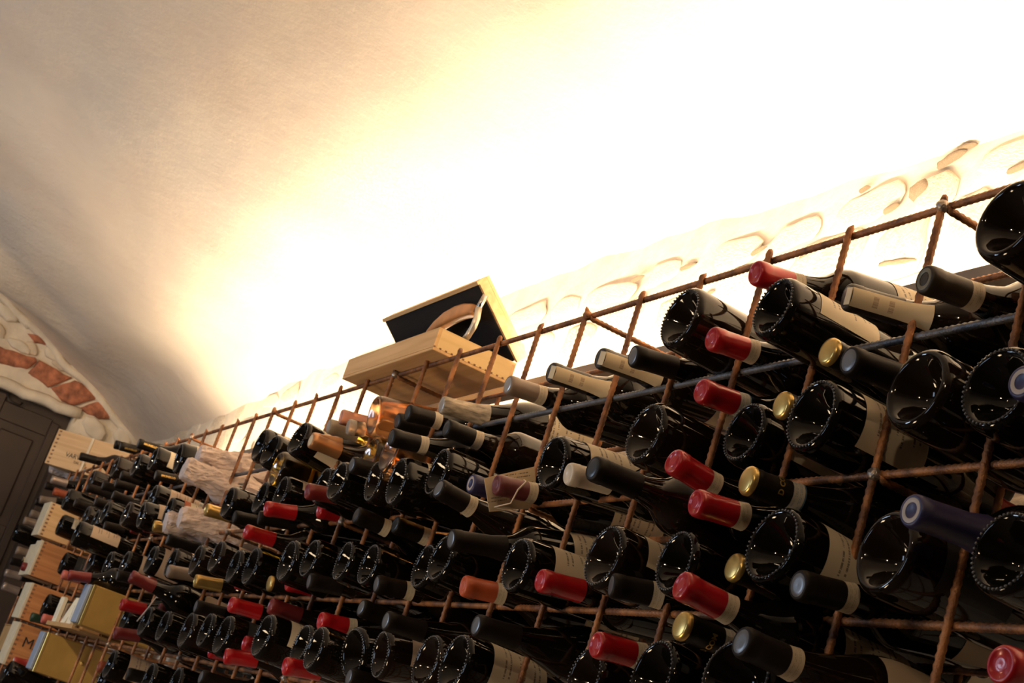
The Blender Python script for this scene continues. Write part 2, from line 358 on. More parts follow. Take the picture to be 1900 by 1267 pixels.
# plaster lip between arch and vault
lip = [(XE + .012, y, ceil_z(XE, y) - .012) for y in [.33 - i * .05 for i in range(24)]]
obj('arch_mortar', tube([Vector(p) + Vector((0, .006 * sin(i * 2.1), .008 * sin(i * 1.3))) for i, p in enumerate(lip)], .020, 8), MORTAR, we)
lip2 = [(XE + .004, y, DT + .012 + .006 * sin(y * 40)) for y in [.05 - i * .05 for i in range(26)]]
obj('arch_mortar', tube(lip2, .026, 8), MORTAR, we)
# door
struct('shade_trim_1', boxes((XE - .15, XE + .03, JY - .01, .30, 0, 2.42), bevel=.004), DOORW)  # door frame board whose dark colour also stands for shade on the mortar
XD = XE - .09
dr = bpy.data.objects.new('door_1', None); COL.objects.link(dr); dr['kind'] = 'structure'
obj('door_leaf', boxes((XD - .04, XD, -1.16, JY, 0, DT)), DOORW, dr)
for (y0, y1, z0, z1) in [(-.035, .0, 0, 2.59), (-.30, -.255, 0, 2.63), (-.60, -.57, 0, 2.63)]:
    obj('stile', boxes((XD, XD + .016, y0, y1, z0, z1), bevel=.003), DOORW, dr)
for z0, z1 in [(2.52, 2.60), (2.0, 2.10), (1.2, 1.3)]:
    obj('rail', boxes((XD, XD + .012, -.255, -.035, z0, z1), bevel=.003), DOORW, dr)
for y0, y1, z0, z1 in [(-.225, -.075, 2.13, 2.485), (-.225, -.075, 1.33, 1.97), (-.56, -.33, 2.13, 2.485), (-.56, -.33, 1.33, 1.97)]:
    obj('panel', boxes((XD, XD + .010, y0, y1, z0, z1), bevel=.006), DOORW, dr)
obj('door_latch', tube([(XD + .02, -.262, 2.635), (XD + .035, -.24, 2.60), (XD + .035, -.19, 2.60), (XD + .02, -.185, 2.615)], .005), mat('iron', (.05, .04, .035), .5, .6), dr)
# ------------------------------------------------------------------ wine rack of welded rebar
rack = thing('wine_rack', 'welded rusty rebar wine rack filling the wall below the vault', 'rack', (0, 0, 0))
X0, X1 = -32.2 * .15, 5 * .15
def rod_mesh(L_, rib=.0085):
    n = 7; V = []; F = []; k = int(L_ / (rib / 2))
    for j in range(k + 1):
        z = L_ * j / k; q = .0047 if j % 2 else .0037
        for i in range(n):
            a = 2 * pi * i / n; V.append((q * cos(a), q * sin(a), z + (rib * .35 * sin(a))))
    for j in range(k):
        for i in range(n): i2 = (i + 1) % n; F.append((j * n + i, j * n + i2, j * n + n + i2, j * n + n + i))
    F.append(tuple(range(n))[::-1]); F.append(tuple(range(k * n, k * n + n)))
    return mesh(V, F)
ROD_V = rod_mesh(2.304); ROD_H = rod_mesh(X1 - X0); ROD_C = rod_mesh(.158)
for i in range(33 + 5):
    x = X1 - i * .15
    a = random.uniform(0, 6)
    obj('vertical_rod', ROD_V, RUST, rack, (x, -.0035, .004), (random.uniform(-.0006, .0006), random.uniform(-.0008, .0008), a))
    if x < .2: obj('vertical_rod', ROD_V, RUST, rack, (x + .004, .1535, .004), (0, 0, a))
for j in range(16):
    z = 2.30 - .15 * j
    o = obj('horizontal_rod', ROD_H, GREY if j == 1 else RUST, rack, (X0, .004, z), (0, pi / 2, 0))
    if j == 1: o['label'] = 'grey rod'
    obj('horizontal_rod', ROD_H, RUST, rack, (X0, .146, z), (0, pi / 2, 0))
wm = bmesh.new(); bmesh.ops.create_icosphere(wm, subdivisions=2, radius=.0075)
for v in wm.verts: v.co *= 1 + .25 * noise.noise(v.co * 150)
WM = bm_mesh(wm, True)
for i in range(0, 31, 5):
    for j in (0, 2, 4, 6, 8):
        x = -i * .15
        obj('cross_rod', ROD_C, RUST, rack, (x + .007, .0, 2.30 - .15 * j - .006), (-pi / 2, 0, 0))
        obj('weld_bead', WM, WELD if i % 10 == 0 or j else RUST, rack, (x + .002, -.003, 2.30 - .15 * j - .002))
# aluminium channel with light strip behind the rack
ls = thing('light_strip', 'long slim metal light channel behind the top of the rack', 'light', (-1.6, .166, 2.318))
LX0, LX1 = -2.45, 2.4
obj('channel', boxes((LX0, LX1, 0, .030, 0, .004), (LX0, LX1, 0, .003, .004, .015), (LX0, LX1, .027, .030, .004, .009)), mat('channel_metal', (.20, .17, .15), .4, .5), ls)
LEDM = mat('led_glow', (1, .82, .60), .5, emis=LED_STRENGTH)
obj('glowing_strip', boxes((LX0 + .02, LX1 - .02, .006, .024, .005, .009)), LEDM, ls)
# ------------------------------------------------------------------ bottles
BD = [(.0375, .010), (.0375, .178), (.0365, .186), (.033, .194), (.0265, .203), (.0205, .212), (.0175, .222), (.0150, .234), (.0137, .250), (.0133, .300)]
BG = [(.0415, .010), (.0415, .140), (.0405, .152), (.0375, .166), (.0325, .180), (.027, .194), (.0225, .208), (.0190, .222), (.0160, .236), (.0143, .250), (.0133, .300)]
def rad(P, s):
    for (a, za), (b_, zb) in zip(P, P[1:]):
        if s <= zb: return a + (b_ - a) * max(0, (s - za)) / (zb - za)
    return P[-1][0]
def body_prof(P):
    R_ = P[0][0]; k = R_ / .0375
    base = [(0, .030), (.006 * k, .0295), (.012 * k, .026), (.018 * k, .019), (.0235 * k, .010), (.0275 * k, .0035), (.0298 * k, .0008), (.0318 * k, 0), (.0340 * k, .0008), (.0362 * k, .0035), (R_, .0085)]
    return base + [(P[0][0], .05), (P[0][0], .1)] + P[1:] + [(.0125, .2985), (0, .2985)]
BODY = {'bd': lathe(body_prof(BD), 36), 'bg': lathe(body_prof(BG), 36)}
def beads(R_):
    bm = bmesh.new(); n = 46
    for i in range(n):
        a = 2 * pi * i / n
        g = bmesh.ops.create_icosphere(bm, subdivisions=1, radius=.0018)
        for v in g['verts']: v.co = Vector((v.co.x * .8 + cos(a) * R_, v.co.y * .8 + sin(a) * R_, v.co.z - .0002))
    return bm_mesh(bm, True)
BEADS = {'bd': beads(.0325), 'bg': beads(.0358)}
BODYC = lathe([(0, .010), (.012, .009), (.024, .004), (.030, .0006), (.0325, 0), (.0355, .0022), (.0375, .008), (.0375, .05), (.0375, .1)] + BD[1:] + [(.0125, .2985), (0, .2985)], 40)
def capmesh(P, long=.058):
    e = .0007; s0 = .300 - long
    pr = [(rad(P, s0) + e, s0), (rad(P, s0 + .02) + e, s0 + .02), (.0143, .286), (.0149, .2872), (.01495, .2965), (.0143, .2993), (.0132, .3010), (.0112, .3014), (.0106, .3004), (0, .3004)]
    return lathe(pr, 28)
CAPM = {'bd': capmesh(BD), 'bg': capmesh(BG), 'bds': capmesh(BD, .03), 'bdl': capmesh(BD, .078), 'bdb': capmesh(BD, .045), 'bgb': capmesh(BG, .045), 'bgs': capmesh(BG, .03), 'bgl': capmesh(BG, .078)}
def discm(r0, r1): return lathe([(r0, .3009), ((r0 + r1) / 2, .3016), (r1, .3009)], 24) if r0 > 0 else lathe([(0, .3012), (r1 * .5, .3014), (r1 * .9, .3012), (r1, .3004)], 24)
DISCM = {'full': discm(0, .0122), 'ring': discm(.0070, .0116), 'cap': lathe([(0, .3022), (.011, .3022), (.0140, .3012), (.0153, .2990), (.0153, .2955)], 28), 'emb': lathe([(.0068, .3004), (.0058, .3009), (.004, .3007), (0, .3010)][::-1], 16)}
LM = {}
def patchm(shape, s0, s1, ang):
    k = (shape, s0, s1, ang)
    if k not in LM:
        P = BD if shape == 'bd' else BG
        n = 8; LM[k] = lathe([(rad(P, s0 + (s1 - s0) * i / n) + .0006, s0 + (s1 - s0) * i / n) for i in range(n + 1)], 24, -ang / 2, ang / 2 - (1e-4 if ang > 6.28 else 0), uv=True)
    return LM[k]
def wrap_text(s, size, rr, s_c, a_c, along=True, bold=0, shear=0):
    """flat lettering laid on a cylinder of radius rr; along=True runs along the axis towards the base"""
    if along: return text_mesh(s, size, lambda x, y: Vector((rr * cos(a_c + y / rr), rr * sin(a_c + y / rr), s_c - x)), bold, shear)
    return text_mesh(s, size, lambda x, y: Vector((rr * cos(a_c + x / rr), rr * sin(a_c + x / rr), s_c + y)), bold, shear)
TISSUE = mat('tissue_paper', (.62, .50, .43), .85, var=.12, vscale=40, bump=.5, bscale=70)
def tissue_mesh(seed):
    pr = [(0, .318), (.014, .3185), (.024, .316), (.027, .306), (.0265, .285), (.028, .262), (.031, .240), (.036, .215), (.040, .190), (.0425, .16), (.042, .10), (.0425, .05), (.043, .03)]
    P2 = []
    for (a, za), (b_, zb) in zip(pr, pr[1:]):
        for t in (0, .33, .66): P2.append((a + (b_ - a) * t, za + (zb - za) * t))
    P2.append(pr[-1])
    def wob(a, z):
        v = Vector((cos(a) * 2.2, sin(a) * 2.2, z * 26 + seed * 7))
        return 1.04 + .34 * noise.noise(v) - .22 * abs(noise.noise(v * 1.9)) + .16 * abs(noise.noise(v * 3.7)) + .05 * noise.noise(v * 7)
    me = lathe(P2, 44, wob=wob); me.polygons.foreach_set('use_smooth', [False] * len(me.polygons)); return me
CLEAR = {'R': mat('rose_wine_glass', (1, .60, .30), .14, trans=1, spec=.5), 'Y': mat('sweet_wine_glass', (1, .74, .14), .10, trans=1)}
SP = '''B 0.200 -0.084 2.197 -0.00 -0.03 s - u f 
N 0.092 -0.072 2.163 0.10 0.11 olive c cream 
N -0.184 -0.086 2.218 0.02 0.16 red c cream p
B -0.145 -0.076 2.174 0.03 -0.05 k cream f
N -0.030 -0.067 2.169 0.28 0.10 strip n cream 
N -0.265 -0.069 2.157 0.01 0.14 red c cream 
N -0.046 -0.061 2.113 0.02 0.02 goldtop n - h 
N 0.036 -0.091 2.078 0.02 0.11 charcoal n cream 
B -0.344 -0.074 2.196 0.00 -0.03 k - u f 
N -0.241 -0.077 2.085 -0.01 0.10 red b cream 
B -0.045 -0.061 2.043 0.02 -0.02 k cream u f 
N -0.114 -0.053 2.064 0.02 0.10 goldtop n - h 
B 0.105 -0.062 2.054 0.00 -0.03 s cream u 
B 0.193 -0.048 2.050 -0.05 -0.02 k cream u 
N 0.272 -0.092 2.026 -0.04 0.09 navy n - 
B -0.192 -0.039 2.046 0.00 -0.03 k cream h 
B -0.379 -0.055 2.056 0.00 -0.03 k - u 
N -0.180 -0.120 1.978 -0.06 -0.09 red c cream 
N -0.064 -0.101 1.957 0.11 0.05 goldtop b cream 
N -0.124 -0.114 1.931 0.04 0.12 red c cream d 
N -0.255 -0.170 1.955 -0.04 0.04 black n - 
N -0.503 -0.075 2.002 0.06 0.17 cream n beige 
B -0.563 -0.073 2.023 -0.03 0.11 k cream f 
N -0.717 -0.071 2.001 0.03 0.17 maroon c cream p 
B 0.105 -0.052 1.899 0.06 -0.02 s dark u 
N 0.189 -0.101 1.915 0.00 0.10 navy n - 
B 0.255 -0.056 1.895 0.00 -0.03 k - 
B -0.034 -0.073 1.900 -0.02 -0.07 k cream u f 
N -0.116 -0.055 1.884 0.02 0.00 goldtop n - h 
N 0.031 -0.078 1.857 0.04 0.14 charcoal c cream 
N -0.054 -0.146 1.832 0.04 -0.07 red c cream 
B -0.207 -0.068 1.886 0.03 -0.01 k - 
B -0.388 -0.055 1.899 0.00 -0.03 k cream u 
N -0.330 -0.065 1.859 0.30 0.14 charcoal c cream 
N -0.487 -0.075 1.861 -0.01 0.12 red n cream 
B -0.562 -0.077 1.881 -0.00 0.05 k cream 
N -0.703 -0.076 1.852 0.10 0.15 orange c cream 
N -0.716 -0.109 1.906 0.02 0.21 charcoal n cream p 
B -0.829 -0.068 1.896 -0.01 -0.04 k - 
B -0.940 -0.045 1.893 0.01 -0.03 k - 
N -1.026 -0.074 1.853 0.06 0.16 charcoal c beige 
B -1.133 -0.058 1.892 0.00 -0.02 k - 
B -1.243 -0.063 1.897 0.03 -0.02 k - 
B -1.386 -0.074 1.899 -0.00 -0.02 k dark 
N -1.326 -0.080 1.854 0.07 0.17 charcoal n - 
N -1.163 -0.096 1.963 0.00 -0.02 black c cream p d 
N -1.086 -0.055 1.960 -0.01 0.01 black c cream h 
N -0.122 -0.092 1.809 0.02 0.01 goldtop b cream 
N 0.048 -0.133 1.785 0.02 -0.02 charcoal c redscript d 
N 0.339 -0.113 1.787 0.01 0.08 red n cream 
B -0.002 -0.095 1.763 -0.30 -0.12 k cream u 
B -0.195 -0.064 1.763 0.01 -0.04 k - u 
B -0.347 -0.055 1.755 0.00 -0.03 k - 
N -0.266 -0.098 1.781 0.02 0.11 red c cream 
N -0.562 -0.104 1.791 0.01 0.07 charcoal n cream 
B -0.644 -0.080 1.747 0.00 -0.03 k cream u 
B -0.793 -0.054 1.750 -0.00 -0.03 k - u 
N -0.855 -0.106 1.788 0.00 0.08 charcoal n dark 
N -1.085 -0.063 1.818 -0.02 -0.02 charcoal n - 
N -1.163 -0.093 1.784 -0.00 0.14 red c cream 
B -0.931 -0.067 1.748 0.05 0.16 k beige 
B -1.012 -0.078 1.742 -0.08 0.22 k - u 
B -1.095 -0.110 1.736 0.03 -0.01 k - 
N -0.976 -0.085 1.705 0.02 0.08 charcoal n - 
N -1.165 -0.122 1.699 0.01 0.18 red n barcode 
B -1.252 -0.080 1.745 0.00 -0.03 k - 
B -1.419 -0.096 1.749 0.00 -0.03 k cream u 
N -1.625 -0.061 1.739 0.05 0.07 red n - h 
N -1.566 -0.103 1.702 0.12 0.21 red n barcode 
N -1.910 -0.037 1.718 -0.01 0.11 red n - h 
B -1.716 -0.080 1.745 0.00 -0.03 k dark u 
B -1.839 -0.082 1.750 0.01 -0.03 k - 
B -1.993 -0.078 1.746 0.00 -0.03 k - u 
B -2.188 -0.080 1.748 0.00 -0.03 k - 
N -1.893 -0.103 1.790 0.01 0.08 charcoal n - 
N -1.571 -0.127 1.792 -0.02 0.09 red n cream 
N -1.470 -0.086 1.806 0.05 0.02 darkred n - h 
B -1.463 -0.088 1.890 0.01 0.01 k barcode u 
B -1.756 -0.064 1.890 0.01 0.01 k - u 
B -1.841 -0.073 1.887 0.03 0.00 k - 
B -1.989 -0.077 1.908 -0.00 -0.03 k beige 
N -1.610 -0.060 1.856 -0.01 0.16 goldtop n - h 
N -1.537 -0.049 1.861 -0.01 0.14 red n - h 
N -1.913 -0.036 1.866 0.01 0.13 red n - h 
N -2.076 -0.078 1.853 0.07 0.17 goldfoil n dark 
N -2.212 -0.109 1.864 0.01 0.19 taupe n - 
N -2.587 -0.039 1.878 -0.01 0.10 charcoal n - h 
N -2.740 -0.026 1.878 0.01 0.12 redwhite n - h 
B -2.140 -0.077 1.901 0.02 -0.02 k beige 
B -2.340 -0.080 1.896 -0.00 -0.03 k beige 
B -2.509 -0.091 1.901 0.00 -0.03 k bigbeige 
N -2.437 -0.086 1.953 -0.02 0.03 charcoal n - 
N -1.690 -0.117 1.941 -0.00 0.07 red n - 
N -2.494 -0.119 1.778 -0.00 0.13 red n - 
N -2.364 -0.061 1.789 0.02 0.10 darkred n - h 
N -2.443 -0.119 1.709 0.02 0.21 darkred n beige 
N -2.525 -0.057 1.724 0.07 0.07 charcoal n dark 
B -2.315 -0.092 1.751 -0.01 -0.05 k dark 
B -2.589 -0.078 1.755 0.00 -0.03 s beige 
B -2.142 -0.080 1.632 0.00 -0.03 k - 
N -1.687 -0.098 1.657 -0.01 0.02 charcoal n - 
B -2.510 -0.088 1.641 0.00 -0.03 k beige 
N -2.648 -0.081 1.630 -0.00 0.10 copper n beige 
B -2.590 -0.075 1.601 0.00 -0.03 k - 
N -2.314 -0.085 1.630 -0.00 0.10 black n - 
B -1.991 -0.061 1.637 -0.00 -0.03 k - 
N -3.640 -0.080 1.867 -0.00 0.10 pink n - 
N -3.052 -0.163 1.834 0.06 0.22 darkred n - 
N -3.563 -0.098 1.722 0.00 0.12 pink n - 
N -3.844 -0.085 1.724 -0.00 0.10 green n - 
B -3.791 -0.069 1.911 0.00 -0.03 s dark 
B -3.710 -0.083 1.768 0.00 -0.03 s dark 
N -3.392 -0.080 1.866 -0.00 0.11 charcoal n - 
N -3.186 -0.076 1.864 -0.02 0.11 charcoal n - 
N -2.817 -0.088 1.861 0.02 0.15 charcoal n beige 
N -2.292 -0.165 1.832 0.02 -0.09 darkred n beige 
B -3.260 -0.084 1.905 -0.01 -0.03 k dark 
B -3.109 -0.067 1.904 -0.01 -0.02 k dark 
B -2.891 -0.068 1.902 0.00 -0.03 k beige 
N -3.641 -0.115 1.579 0.00 0.10 redwhite n - 
N -4.760 -0.088 1.871 0.00 0.10 silver n - 
N -4.452 -0.119 1.810 -0.00 0.00 silver n cream 
B -3.490 -0.148 1.545 -0.00 -0.12 s - 
N -4.541 -0.097 2.227 0.00 0.10 silver n cream 
N -4.686 -0.099 2.100 -0.01 0.05 taupe n - 
N -4.625 -0.096 2.153 0.08 0.22 taupe n - 
N -4.456 -0.124 1.942 -0.00 0.07 taupe n cream 
N -4.457 -0.085 2.181 -0.00 0.10 copper n - 
N -4.311 -0.069 2.313 0.00 0.12 black n - 
N -3.710 -0.055 2.309 0.00 0.15 blackgold n - 
N -3.792 -0.059 2.320 0.00 0.10 black n - 
N -3.100 -0.116 2.243 0.00 0.06 blackgold n - 
B -3.640 -0.057 2.231 0.00 -0.03 k - 
B -3.203 -0.080 2.199 -0.00 -0.03 k - 
B -3.040 -0.072 2.209 -0.00 -0.03 k cream 
N -3.341 -0.084 2.174 0.00 0.10 charcoal n - 
N -2.962 -0.065 2.158 0.01 0.15 blackgold n - 
N -3.490 -0.063 2.166 -0.00 0.12 charcoal n - 
N -3.704 -0.060 2.172 -0.01 0.10 charcoal n - 
N -3.858 -0.077 2.166 -0.00 0.10 charcoal n - 
B -3.941 -0.062 2.203 0.00 -0.03 k - 
N -3.378 -0.077 2.116 -0.01 -0.01 charcoal n - 
N -3.523 -0.093 2.096 -0.01 0.06 charcoal n - 
B -3.339 -0.086 2.056 -0.01 -0.04 k - 
B -3.658 -0.080 2.057 -0.00 -0.03 k - 
B -3.490 -0.077 2.040 -0.00 -0.02 k - 
N -3.266 -0.086 2.011 0.02 0.15 charcoal n - 
B -4.089 -0.077 2.046 -0.00 -0.03 s cream 
B -3.069 -0.080 2.045 -0.00 -0.03 k beige 
B -2.753 -0.102 2.020 0.03 0.11 k beige 
N -3.187 -0.026 2.026 -0.01 0.09 darkred n beige h 
N -2.961 -0.040 2.018 -0.00 0.11 darkred n beige h 
N -2.689 -0.076 1.998 0.12 0.19 goldfoil n - 
N -3.341 -0.111 1.952 -0.00 0.03 charcoal n - 
B -3.208 -0.163 1.960 0.01 -0.03 s beige 
B -2.660 -0.088 2.177 0.04 0.11 k cream u 
N -2.739 -0.045 2.180 -0.00 0.10 red n - h 
B -2.155 -0.034 2.195 0.00 -0.02 s cream u 
B -1.675 -0.089 2.147 -0.10 -0.12 k cream 
N -1.864 -0.042 2.170 -0.00 0.11 maroon n beige 
N -1.449 -0.129 2.106 -0.01 0.02 copperfoil n - 
B -2.812 -0.081 2.080 -0.00 -0.02 k beige 
B -2.596 -0.076 2.036 0.01 0.01 k orange 
B -2.893 -0.065 2.047 0.03 -0.03 k beige 
N -2.187 -0.086 2.018 0.00 0.10 goldfoil n - 
B -2.061 -0.077 2.034 -0.02 0.02 k - 
B -1.881 -0.062 2.042 -0.00 -0.03 k - 
B -1.696 -0.077 2.037 0.00 -0.00 k barcode 
N -1.991 -0.070 1.999 0.01 0.18 black n - 
N -1.795 -0.073 1.989 0.15 0.22 black n beige 
N -1.621 -0.115 1.986 0.04 0.22 red n - 
N -1.390 -0.120 2.007 0.00 0.22 darkred n - p 
N -1.543 -0.039 2.008 0.03 0.16 red n - h 
N -1.553 -0.076 2.166 0.06 0.10 beige n cream 
N -1.485 -0.080 2.177 0.09 0.13 clearpink n - 
N -1.417 -0.082 2.149 0.12 0.22 clear n - 
N -1.630 -0.075 2.145 0.07 0.21 copperfoil n - 
R -1.317 -0.076 2.164 0.05 0.18 s - u 
R -1.091 -0.105 2.067 0.01 -0.03 s - 
Y -1.317 -0.058 2.094 0.03 0.04 s - 
Y -1.761 -0.085 2.090 -0.00 0.05 s - 
N -1.233 -0.060 2.152 -0.02 0.18 black n cream 
N -1.162 -0.072 2.155 0.01 0.15 black c cream 
N -1.021 -0.072 2.154 0.04 0.16 pattern n cream 
N -0.939 -0.083 2.102 0.01 0.04 black c cream d 
N -1.017 -0.135 2.072 0.02 0.15 black c cream 
B -0.941 -0.073 2.034 0.06 -0.01 k - u 
B -1.021 -0.101 2.012 0.05 0.07 k cream u 
B -1.166 -0.087 2.026 0.04 0.08 k - 
B -1.292 -0.105 2.027 -0.04 -0.01 k cream 
N -1.235 -0.109 2.051 -0.02 0.13 charcoal n - p 
B -1.462 -0.076 2.040 -0.01 -0.04 k - 
N -0.778 -0.126 1.977 -0.08 -0.09 charcoal c - 
N -0.855 -0.050 2.019 0.00 0.10 navy n - h 
N -0.789 -0.072 2.161 -0.00 0.12 taupe c - 
N -0.654 -0.074 2.163 0.00 0.11 strip n - 
N -0.515 -0.076 2.164 0.00 0.11 strip n cream 
N -0.431 -0.074 2.156 0.08 0.14 charcoal n - p 
B -1.830 -0.093 2.132 -0.09 -0.12 s beige 
W -2.469 -0.070 2.172 0.00 0.10 tissue n - 
W -2.432 -0.098 2.124 -0.03 -0.05 tissue n - 
W -2.373 -0.077 2.006 0.05 0.15 tissue n - 
W -2.520 -0.073 2.002 0.04 0.17 tissue n - 
W -4.894 -0.055 2.317 -0.00 0.12 tissue n - 
N -4.460 -0.092 2.040 0.00 0.10 charcoal n - 
N -4.609 -0.120 2.061 0.00 0.10 taupe n - 
N -4.708 -0.085 2.218 -0.00 0.10 charcoal n - 
N -4.866 -0.073 2.165 0.00 0.10 charcoal n - 
N -4.839 -0.075 1.923 -0.00 0.10 charcoal n - 
N -4.245 -0.115 1.884 -0.00 0.10 darkred n - 
B -5.017 -0.080 2.045 -0.00 -0.03 s - 
N -4.013 -0.098 2.107 0.01 0.03 charcoal n - 
N -4.159 -0.073 2.162 -0.00 0.12 black n - 
N -3.789 -0.106 2.099 -0.01 0.05 charcoal n - 
N -4.417 -0.076 1.859 0.00 0.13 charcoal n - 
B -3.942 -0.113 2.117 0.03 -0.04 k - '''
ORD = ['first', 'second', 'third', 'fourth', 'fifth', 'sixth', 'seventh', 'eighth', 'ninth', 'tenth', 'eleventh', 'twelfth', 'thirteenth', 'fourteenth', 'fifteenth', 'sixteenth', 'seventeenth', 'eighteenth', 'nineteenth', 'twentieth'] + ['twenty-' + s for s in ('first', 'second', 'third', 'fourth', 'fifth', 'sixth', 'seventh', 'eighth', 'ninth')] + ['thirtieth'] + ['thirty-' + s for s in ('first', 'second', 'third', 'fourth', 'fifth', 'sixth', 'seventh')]
recs = []
for line in SP.split('\n'):
    t = line.split()
    if len(t) < 7: continue
    k = t[0]; T = Vector([float(v) for v in t[1:4]]); D = Vector((float(t[4]), 1, float(t[5]))).normalized()
    recs.append(dict(k=k, T=T, D=D, st=t[6], b=t[7] if k in 'NW' else '-', lab=(t[8] if len(t) > 8 else '-') if k in 'NW' else t[7], wide='u' in t[8:], pitch=float(t[5])))
def style_phrase(r_):
    if r_['k'] == 'W': return 'bottle neck wrapped in white tissue'
    if r_['k'] == 'R': return 'clear bottle of orange rose wine, base out'
    if r_['k'] == 'Y': return 'bottle of golden yellow wine, base out'
    if r_['k'] == 'N':
        s = CAPS[r_['st']][2]; s = s.replace(' and grey end disc', '').replace(' with ringed end', '')
        if r_['b'] == 'c': s += ', cream neck band'
        if r_['b'] == 'b': s += ', blue-edged band'
        if r_['lab'] == 'redscript': s += ', red-script label'
        return 'bottle with ' + s
    s = ('wide ' if r_['wide'] else '') + 'dark bottle base, ' + ('beaded rim' if r_['st'] == 'k' else 'smooth rim')
    return s + {'cream': ', cream label', 'beige': ', beige label', 'bigbeige': ', large beige label', 'orange': ', orange label', 'barcode': ', barcode label', }.get(r_['lab'], '')
TIER = ['top tier', 'second tier', 'third tier', 'fourth tier', 'fifth tier', 'sixth tier']
LAND = [('upper gold box', (-2.97, -.1, 1.77)), ('lower gold box', (-3.33, -.1, 1.63)), ('upper tissue bundle', (-2.45, -.1, 2.18)), ('lower tissue bundle', (-2.6, -.1, 2.04)), ('topmost crate', (-4.8, -.1, 2.37))]
for q in recs:
    s_ = (0 - q['T'].y) / q['D'].y; p0 = q['T'] + q['D'] * s_
    z0 = q['T'].z; q['tier'] = max(0, min(5, int((2.315 - z0) / .15))); q['bay'] = max(1, int((.315 - p0.x) / .15)); q['sp'] = style_phrase(q); q['px'] = pix(q['T'])
cnt = {}
for q in recs: cnt.setdefault((q['sp'], q['tier'], q['bay']), []).append(q)
for key, g in cnt.items():
    g.sort(key=lambda q: q['px'][0])
    suf = {1: [''], 2: [', left one', ', right one'], 3: [', leftmost', ', middle one', ', rightmost']}.get(len(g)) or [', ' + ORD[i] + ' from left' for i in range(len(g))]
    for q, s in zip(g, suf): q['label'] = '%s, %s, %s bay from right%s' % (q['sp'], TIER[q['tier']], ORD[q['bay'] - 1], s)
